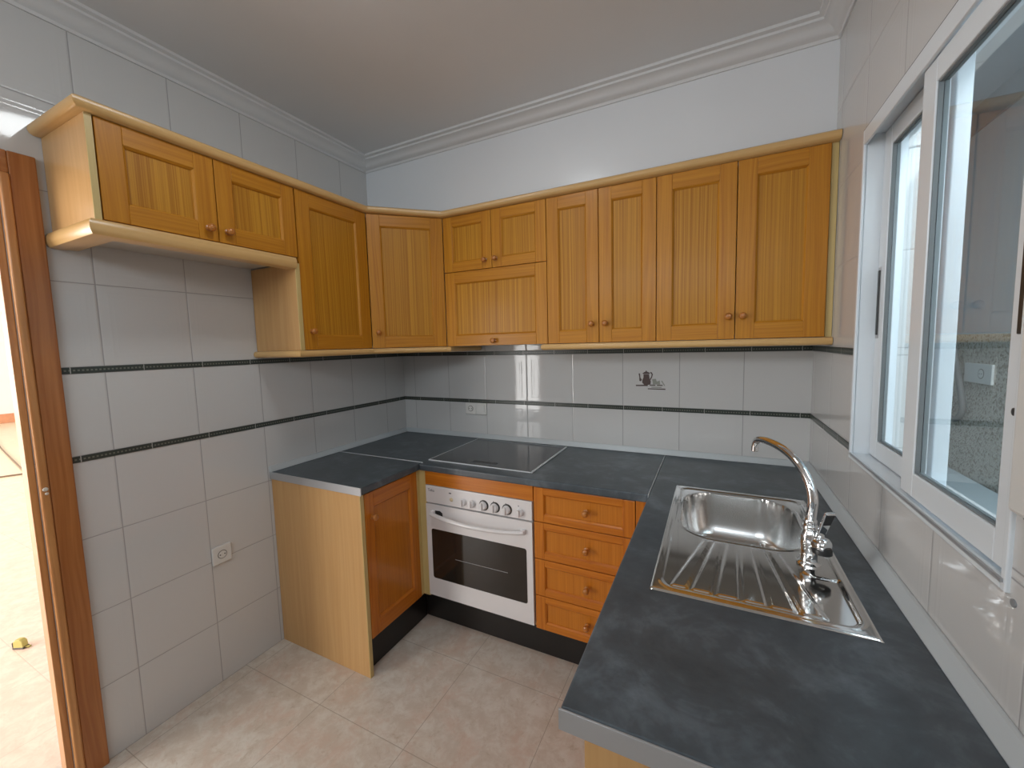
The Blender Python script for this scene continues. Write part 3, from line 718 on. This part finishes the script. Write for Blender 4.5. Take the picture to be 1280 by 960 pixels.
# upstands
def upst(path, side, label):
    pf = [(0, ZC+.0008), (.018, ZC+.0008), (.018, ZC+.003), (.006, ZC+.026), (.003, ZC+.028), (0, ZC+.028)]
    mb = MB(); mb.sweep(path, pf, smooth=False, side=side); return build('upstand', mb, M['ups'], label=label, cat='trim')
upst([(.001, YLE), (.001, -.0155)], 1, 'grey sealing upstand between the left wall tiles and the worktop')
upst([(.001, -.001), (W-.0005, -.001)], 1, 'grey sealing upstand between the back wall tiles and the worktop')
pf = [(0, ZC+.0008), (.026, ZC+.0008), (.026, ZC+.003), (.007, ZC+.028), (.003, ZC+.030), (0, ZC+.030)]
mb = MB(); mb.sweep([(W-.001, -.019), (W-.001, YRE)], pf, smooth=False); build('upstand', mb, M['ups'], label='grey sealing upstand running under the window behind the sink', cat='trim')

# hob
h = empty('ceramic_hob', (.92, -.3, ZC), 'flush dark glass ceramic hob with aluminium edge trim set in the back worktop', 'hob')
hx0, hx1, hy0, hy1 = .6205, 1.217, -.545, -.050
mb = MB(); mb.box(hx0+.004, hx1-.004, hy0+.004, hy1-.002, ZC+.0003, ZC+.0040); g_ = build('glass', mb, M['hob'], h, bevel=.001)
mb = MB()
mb.box(hx0, hx0+.0045, hy0, hy1, ZC+.0002, ZC+.0045); mb.box(hx1-.010, hx1, hy0, hy1, ZC+.0002, ZC+.0048); mb.box(hx0+.0045, hx1-.006, hy0, hy0+.0045, ZC+.0002, ZC+.0045); mb.box(hx0+.0045, hx1-.006, hy1-.002, hy1, ZC+.0002, ZC+.0042)
build('edge_trim', mb, M['alub'], h, bevel=.0008)
mk = plain('hob_print', (.012, .012, .013), .3)
mb = MB(); mb.box(.86, 1.0, -.500, -.470, ZC+.004, ZC+.0043); build('touch_controls', mb, mk, g_)

# sink: pressed steel sheet as a height field
SX0, SX1, SY0, SY1 = 1.829, 2.264, -1.240, -.472
def sstep(a, b, x):
    t = max(0, min(1, (x-a)/(b-a))); return t*t*(3-2*t)
def rrect(x, y, cx, cy, hx, hy, r):
    qx, qy = abs(x-cx)-hx+r, abs(y-cy)-hy+r
    return math.hypot(max(qx, 0), max(qy, 0))+min(max(qx, qy), 0)-r
pads = []
ends = [(1.874, 1.908), (1.921, 1.960), (1.974, 2.017), (2.029, 2.071), (2.082, 2.126), (2.138, 2.180)]
for (a_, b_) in ends: pads.append((a_, b_))
def sink_h(x, y):
    z = .0035
    e = min(x-SX0, SX1-x, y-SY0, SY1-y); z *= sstep(0, .004, e)
    d = rrect(x, y, (SX0+SX1)/2, (SY0+SY1)/2, (SX1-SX0)/2-.020, (SY1-SY0)/2-.020, .035)
    rec = sstep(.0, -.007, d)
    # faucet ledge on the window side and rim round the bowl stay high; the drainer is recessed
    z += .0010*sstep(.008, .0, abs(d))
    ybl = -.925
    dr_ = sstep(ybl+.03, ybl-.03, y)
    # diagonal shoulder lines of the drainer fan
    led = rrect(x, y, 2.212, -.975, .040, .055, .028)
    z -= .0030*rec*sstep(0, .008, led)
    # raised pads fanning out from the bowl
    if y < -.915:
        k = (y+1.205)/(-.935+1.205)
        for a_, b_ in pads:
            m0 = (a_+b_)/2; m1 = 2.045+(m0-2.045)*.62
            mm = m0+(m1-m0)*k; hw = (b_-a_)/2*(1-.45*k)
            dd = max(abs(x-mm)-hw, -1.205-y, y+.930)
            z += .0022*sstep(.0028, -.0022, dd)*sstep(.0, .006, led)
    # bowl
    db = rrect(x, y, 2.041, -.712, .170, .197, .105)
    z += .0014*max(0, 1-abs(db-.006)/.005)
    if db < .004:
        z -= .0015*sstep(.004, -.002, db)
        if db < 0:
            dep = .150; wl_ = .045
            t = min(1, -db/wl_)
            z -= dep*(1-(1-t)**2.6)**.62 if t < 1 else dep
            rr_ = math.hypot(x-2.122, y+.612)
            if rr_ < .045: z -= .006*sstep(.045, .038, rr_)
    return z
mb = MB(); nx, ny = 124, 218
vs = []; 
for j in range(ny+1):
    for i in range(nx+1):
        x = SX0+(SX1-SX0)*i/nx; y = SY0+(SY1-SY0)*j/ny; vs.append((x, y, ZC+.0006+sink_h(x, y)))
fs = [(j*(nx+1)+i, j*(nx+1)+i+1, (j+1)*(nx+1)+i+1, (j+1)*(nx+1)+i) for j in range(ny) for i in range(nx)]
mb.add(vs, fs, smooth=True)
sk = empty('kitchen_sink', (2.046, -.856, ZC), 'stainless steel inset sink with one bowl and a ribbed drainer, in the window-side worktop', 'sink')
so = build('sink_sheet', mb, M['steel'], sk, recalc=False)
mb = MB(); mb.lathe([(.044, .0), (.044, .003), (.036, .004), (.030, .0015), (.001, .001)], (2.122, -.612, ZC-.1535), 'z', 28, caps=False); mb.lathe([(.012, .001), (.013, .006), (.006, .009), (.005, .022), (.011, .025), (.010, .032), (.003, .034)], (2.122, -.612, ZC-.1525), 'z', 18); build('drain', mb, M['chrome'], sk)
# cut the worktop for the bowl
cut = MB(); cut.box(SX0+.03, SX1-.035, -.915, SY1-.028, ZCE-.02, ZC+.02)
cm = bpy.data.meshes.new('cutter'); cm.from_pydata([Vector(p)-LOC[c1] for p in cut.v], [], cut.f); 
def carve(obj, cutmesh):
    co = bpy.data.objects.new('cutter', cutmesh); COL.objects.link(co); co.location = obj.location
    md = obj.modifiers.new('cut', 'BOOLEAN'); md.operation = 'DIFFERENCE'; md.object = co; md.solver = 'EXACT'
    dg = bpy.context.evaluated_depsgraph_get(); dg.update()
    me = bpy.data.meshes.new_from_object(obj.evaluated_get(dg)); obj.modifiers.clear(); old = obj.data; obj.data = me
    bpy.data.objects.remove(co)
carve(c1, cm)

# faucet
fb = Vector((2.190, -.965, ZC+.0035))
f = empty('mixer_tap', tuple(fb), 'chrome mixer tap with a high curved spout standing on the sink ledge', 'tap')
mb = MB(); mb.lathe([(.027, 0), (.027, .004), (.022, .008), (.0195, .012), (.0195, .050), (.022, .054), (.022, .078), (.0185, .086), (.016, .092), (.0175, .095), (.0175, .103), (.014, .108), (.0155, .112), (.0155, .118), (.0115, .124)], tuple(fb), 'z', 28)
build('body', mb, M['chrome'], f)
az = math.radians(120); d2 = Vector((math.cos(az), math.sin(az), 0))
prof = [(0, .995), (-.004, 1.030), (-.006, 1.060), (.004, 1.092), (.026, 1.120), (.054, 1.142), (.084, 1.156), (.120, 1.165), (.165, 1.169), (.200, 1.166), (.216, 1.158), (.222, 1.146), (.223, 1.134)]
def smooth_path(P, n=5):
    out = []
    for i in range(len(P)-1):
        p0, p1, p2, p3 = P[max(i-1, 0)], P[i], P[i+1], P[min(i+2, len(P)-1)]
        for k in range(n):
            t = k/n; out.append(.5*((2*p1)+(-p0+p2)*t+(2*p0-5*p1+4*p2-p3)*t*t+(-p0+3*p1-3*p2+p3)*t**3))
    out.append(P[-1]); return out
pp = smooth_path([Vector((fb.x, fb.y, 0))+d2*a_+Vector((0, 0, z_)) for a_, z_ in prof])
rad = [.0122-.0027*(i/len(pp)) for i in range(len(pp))]
mb = MB(); mb.tube(pp, rad, 18); build('spout', mb, M['chrome'], f)
tip = pp[-1]; mb = MB(); mb.lathe([(.0085, 0), (.0105, -.002), (.0105, -.016), (.0085, -.018)], tuple(tip+Vector((0, 0, .008))), 'z', 20); build('aerator', mb, M['chrome'], f)
# side lever
ld = Vector((.72, -.69, 0)).normalized(); ce = fb+Vector((0, 0, .064))
mb = MB(); mb.lathe([(.016, .012), (.019, .020), (.0205, .030), (.0205, .040), (.017, .045)], tuple(ce), tuple(ld), 24); mb2 = build('cartridge_collar', mb, M['chrome'], f)
mb = MB(); mb.lathe([(.0215, .0), (.0215, .012), (.017, .017)], tuple(ce+ld*.032+Vector((0, 0, -.020))), (0, 0, 1), 24); 
build('cartridge_cap', mb, M['blk'], f)
q0 = ce+ld*.020+Vector((0, 0, .002)); q1 = ce+ld*.050+Vector((-.002, .0, .092)); dq = (q1-q0); sd = dq.cross(ld).normalized()*.0115; sd = Vector((.9, .44, 0)).normalized()*.0135; th = dq.cross(sd).normalized()*.004
vs = [q0-sd*.7-th, q0+sd*.7-th, q1+sd-th, q1-sd-th, q0-sd*.7+th, q0+sd*.7+th, q1+sd+th, q1-sd+th]
mb = MB(); mb.add([tuple(v) for v in vs], [(0, 1, 2, 3), (4, 7, 6, 5), (0, 4, 5, 1), (1, 5, 6, 2), (2, 6, 7, 3), (3, 7, 4, 0)]); lv = build('lever', mb, M['chrome'], f, bevel=.0035, seg=3)
mb = MB(); q2 = q0+dq*.62; q3 = q0+dq*.93
side_n = th.normalized()
cam_side = -1 if side_n.dot(Vector((1.958, -2.2055, 1.47))-q0) < 0 else 1
off = side_n*cam_side*.0042
vs = [q2-sd*.7+off, q2+sd*.7+off, q3+sd*.75+off, q3-sd*.75+off]; vs += [v+side_n*cam_side*.0008 for v in vs]
mb.add([tuple(v) for v in vs], [(0, 1, 2, 3), (4, 7, 6, 5), (0, 4, 5, 1), (1, 5, 6, 2), (2, 6, 7, 3), (3, 7, 4, 0)]); build('lever_inlay', mb, M['blk'], lv)

# ================================================================== SOCKETS
def disc_socket(parent, c, nx, r=.019):
    """round recess with two holes; c centre on plate, nx outward normal"""
    mb = MB(); mb.lathe([(r, 0), (r, .0012), (r*.86, .0014)], c, nx, 24); o = build('socket_ring', mb, M['sock'], parent)
    n = Vector(nx); s_ = Vector((0, 0, 1)).cross(n).normalized()
    mb = MB(); mb.lathe([(r*.84, .0010), (r*.84, .0018), (r*.8, .002)], c, nx, 24)
    build('socket_face', mb, M['whitep'], parent)
    for k in (-1, 1):
        mb = MB(); mb.lathe([(.0028, .0018), (.0028, .0026)], tuple(Vector(c)+s_*.0095*k), nx, 10); build('pin_hole', mb, M['blk'], parent)
s = empty('wall_socket', (0, -1.240, .540), 'single white power socket on the left wall tiles left of the base cabinet', 'socket')
mb = MB(); mb.box(.0005, .010, -1.280, -1.203, .539, .618); p_ = build('plate', mb, M['whitep'], s, bevel=.003, seg=3); disc_socket(p_, (.010, -1.2415, .5785), (1, 0, 0))
s = empty('wall_socket', (.55, 0, 1.034), 'white power socket on the back wall tiles above the hob', 'socket')
mb = MB(); mb.box(.512, .590, -.010, -.0005, 1.032, 1.106); p_ = build('plate', mb, M['whitep'], s, bevel=.003, seg=3); disc_socket(p_, (.551, -.010, 1.069), (0, -1, 0))
s = empty('light_switch', (.63, 0, 1.034), 'white rocker switch plate joined to the right of the back wall socket', 'switch')
mb = MB(); mb.box(.5905, .668, -.010, -.0005, 1.032, 1.106); p_ = build('plate', mb, M['whitep'], s, bevel=.003, seg=3)
mb = MB(); mb.poly([(.604, -.0101, 1.046), (.655, -.0101, 1.046), (.655, -.0101, 1.094), (.604, -.0101, 1.094)], (0, -.004, 0)); build('rocker', mb, M['whitep'], p_, bevel=.0015)

# ================================================================== WINDOW
wn = empty('window_1', (W, (YW0+YW1)/2, ZW0), kind='structure')
def framebox(x0, x1, ya, yb, z0, z1, tl_, tr_, tb_, tt_, name, mat, parent, bevel=.002):
    mb = MB(); mb.box(x0, x1, yb-tl_, yb, z0, z1); mb.box(x0, x1, ya, ya+tr_, z0, z1); mb.box(x0, x1, ya+tr_, yb-tl_, z0, z0+tb_); mb.box(x0, x1, ya+tr_, yb-tl_, z1-tt_, z1)
    return build(name, mb, mat, parent, bevel=bevel)
framebox(W-.006, W+.002, YW0-.004, YW1+.004, ZW0-.004, ZW1+.004, .012, .012, .020, .044, 'frame_cover', M['pvc'], wn)
mb = MB(); mb.box(W-.0045, W+.001, YW0, YW1+.0065, ZW1+.0041, ZW1+.0065); mb.box(W-.0035, W+.001, YW1+.0041, YW1+.006, ZW0, ZW1+.0041); build('gap_line', mb, M['dark'], wn)  # dark gap at the cover's top and side, drawn as a solid dark strip
framebox(W+.0025, W+.100, YW0+.002, YW1-.002, ZW0+.002, ZW1-.002, .004, .006, .010, .012, 'outer_frame', M['pvc'], wn)
mb = MB(); mb.box(W-.010, W-.006, YW0, YW1-.02, ZW0+.010, ZW0+.016); build('lower_track', mb, M['alu'], wn)
# inner sash (near, right)   y -1.372 .. -0.980
def sash(x, ya, yb, z0, z1, sl, sr, sb, st_, nm):
    s = framebox(x, x+.026, ya, yb, z0, z1, sl, sr, sb, st_, nm, M['pvc'], wn)
    mb = MB(); g = .003
    mb.box(x+.003, x+.023, yb-sl-g, yb-sl, z0+sb, z1-st_); mb.box(x+.003, x+.023, ya+sr, ya+sr+g, z0+sb, z1-st_)
    mb.box(x+.004, x+.022, ya+sr+g, yb-sl-g, z0+sb, z0+sb+g); mb.box(x+.004, x+.022, ya+sr+g, yb-sl-g, z1-st_-g, z1-st_); build('gasket', mb, M['gasket'], s)
    mb = MB(); mb.box(x+.011, x+.015, ya+sr+g, yb-sl-g, z0+sb+g, z1-st_-g); build('glass_pane', mb, M['glass'], s)
    return s
s1 = sash(W+.003, -1.366, -.972, ZW0+.020, ZW1-.040, .060, .040, .054, .050, 'sliding_sash')
s2 = sash(W+.042, -1.018, -.612, ZW0+.014, ZW1-.016, .054, .060, .052, .052, 'sliding_sash')
mb = MB(); mb.box(W+.0385, W+.042, -.634, -.622, 1.475, 1.665); build('pull_handle', mb, M['blk'], s2, bevel=.0015)
mb = MB(); mb.box(W+.0412, W+.0420, -.640, -.616, 1.465, 1.675); build('handle_plate', mb, M['alu'], s2)
mb = MB(); mb.box(W-.0005, W+.003, -1.366, -1.346, 1.47, 1.70); build('pull_handle', mb, M['blk'], s1, bevel=.0015)
mb = MB(); mb.lathe([(.006, 0), (.006, .003), (.003, .004)], (W+.003, -1.354, 1.356), (-1, 0, 0), 14); build('lock_button', mb, M['blk'], s1)
mb = MB(); mb.box(W+.028, W+.034, -1.37, -1.00, ZW0+.018, ZW0+.034)
mb = MB(); mb.box(W+.070, W+.090, -.955, -.900, ZW0+.012, ZW0+.034); build('sash_stop', mb, M['blk'], wn)
# roller-shutter strap winder beside the window
w_ = empty('strap_winder', (W, -1.43, 1.2), 'white shutter strap winder on the wall beside the near edge of the window', 'strap winder')
mb = MB(); mb.box(W-.022, W-.007, -1.465, -1.402, 1.222, 1.49); build('cover_plate', mb, M['whitep'], w_, bevel=.006, seg=3)
mb = MB(); mb.box(W-.007, W-.0005, -1.461, -1.406, 1.212, 1.50); build('back_plate', mb, M['grey'], w_, bevel=.001)
mb = MB(); mb.lathe([(.006, 0), (.006, .002)], (W, -1.39, 1.080), (-1, 0, 0), 12); build('screw_plug', mb, M['grey'], label='small grey screw plug in the tiles under the near window corner', cat='screw plug')

# ================================================================== LAUNDRY YARD BEHIND THE WINDOW
LX, LY = 3.20, 1.03
mb = MB(); mb.box(LX, LX+.1, -2.8, LY+.1, 1.465, 2.53); build('wall_yard_upper', mb, M['lpanel'], kind='structure')
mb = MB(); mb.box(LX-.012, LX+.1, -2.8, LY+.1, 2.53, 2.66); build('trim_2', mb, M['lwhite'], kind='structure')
mb = MB(); mb.box(LX-.006, LX+.1, -2.8, LY+.1, 0, 1.465); build('wall_yard_side', mb, M['peb'], kind='structure')
mb = MB(); mb.box(LX-.014, LX-.0065, LY-.05, LY, 0, 2.53); build('trim_3', mb, M['peb2'], kind='structure')
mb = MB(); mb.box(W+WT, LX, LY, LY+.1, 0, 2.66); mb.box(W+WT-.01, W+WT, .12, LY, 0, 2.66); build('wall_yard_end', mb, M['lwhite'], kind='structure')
mb = MB(); mb.box(W+WT, LX+.1, -2.9, LY+.1, -.1, 0); build('floor_yard', mb, M['hall'], kind='structure')
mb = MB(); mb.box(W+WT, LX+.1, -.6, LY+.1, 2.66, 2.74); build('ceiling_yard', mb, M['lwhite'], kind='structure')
bz = empty('laundry_basin', (2.95, .1, 0), 'pale laundry basin against the pebbledash wall seen through the window', 'basin')
mb = MB(); mb.box(2.62, LX-.012, -.55, LY-.05, .66, .712); mb.box(2.66, LX-.02, -.50, LY-.08, 0, .66); build('cabinet_body', mb, M['basin'], bz, bevel=.012, seg=3)
mb = MB(); mb.box(2.68, LX-.06, -.40, .40, .7125, .716); build('washboard', mb, M['basin'], bz, bevel=.001)
s = empty('wall_socket', (LX-.006, .70, 1.22), 'white power socket on the pebbledash wall outside the window', 'socket')
mb = MB(); mb.box(LX-.018, LX-.0065, .585, .825, 1.215, 1.315); p_ = build('plate', mb, M['whitep'], s, bevel=.003); disc_socket(p_, (LX-.018, .67, 1.265), (-1, 0, 0), .026)
P = [Vector((LX-.03, .93, 1.46)), Vector((LX-.03, .885, 1.32)), Vector((LX-.035, .80, 1.16)), Vector((LX-.035, .775, 1.06)), Vector((LX-.035, .84, 1.00)), Vector((LX-.035, .92, 1.02)), Vector((LX-.03, .95, 1.10))]
mb = MB(); mb.tube(smooth_path(P, 6), .014, 10); build('drain_hose', mb, M['hose'], label='grey drain hose looped down the pebbledash wall outside the window', cat='hose')

# ================================================================== LIGHTS
lp = empty('ceiling_lamp', (1.12, -1.36, CEIL), 'round white ceiling lamp above the middle of the kitchen floor', 'lamp')
mb = MB(); mb.lathe([(.175, 0), (.175, -.018), (.166, -.024)], (1.12, -1.36, CEIL-.0005), 'z', 36); build('lamp_base', mb, M['whitep'], lp)
mb = MB(); mb.lathe([(.162, -.0245), (.158, -.032), (.134, -.042), (.08, -.050), (.02, -.053)], (1.12, -1.36, CEIL), 'z', 36); build('lamp_shade', mb, M['lamp'], lp)
def area(name, loc, tgt, sx, sy, power, col):
    l = bpy.data.lights.new(name, 'AREA'); l.shape = 'RECTANGLE'; l.size = sx; l.size_y = sy; l.energy = power; l.color = col
    o = bpy.data.objects.new(name, l); COL.objects.link(o); o.location = loc
    o.rotation_euler = (Vector(tgt)-Vector(loc)).to_track_quat('-Z', 'Y').to_euler(); return o
area('hall_window_daylight', (-6.3, -5.25, 1.3), (-6.3, 0, 1.1), 10.8, 2.3, 740, (1.0, .97, .93))
area('added_rear_fill_light', (1.30, YREAR+.03, 2.15), (1.30, 0, 1.3), 1.8, .5, 24, (.84, .93, 1.0))  # added cool fill high on the unseen rear wall; no window is known there
area('yard_daylight', (2.80, -1.7, 2.72), (3.15, -.5, 1.3), .6, 1.9, 55, (.80, .92, 1.0))
wd = bpy.data.worlds.new('sky'); S.world = wd; wd.use_nodes = True
bg = wd.node_tree.nodes['Background']; bg.inputs[0].default_value = (.75, .87, 1.0, 1); bg.inputs[1].default_value = .7

# ================================================================== CAMERA
cam = bpy.data.cameras.new('camera'); co = bpy.data.objects.new('camera', cam); COL.objects.link(co)
R_ = Vector((.89776488, .43973005, -.02560657)); U_ = Vector((-.01532633, .08928369, .99588831)); F_ = Vector((-.44020827, .8936811, -.08689521))
m = Matrix(((R_.x, U_.x, -F_.x, 1.95849591), (R_.y, U_.y, -F_.y, -2.20550465), (R_.z, U_.z, -F_.z, 1.47369436), (0, 0, 0, 1)))
co.matrix_world = m
cam.sensor_fit = 'HORIZONTAL'; cam.sensor_width = 36; cam.lens = 504.8091/1280*36
cam.shift_x = -(643.868-640)/1280; cam.shift_y = (474.763-480)/1280
cam.clip_start = .02
S.camera = co
S.view_settings.view_transform = 'Standard'; S.view_settings.look = 'None'; S.view_settings.gamma = 1; S.view_settings.use_curve_mapping = False
S.view_settings.exposure = -0.02
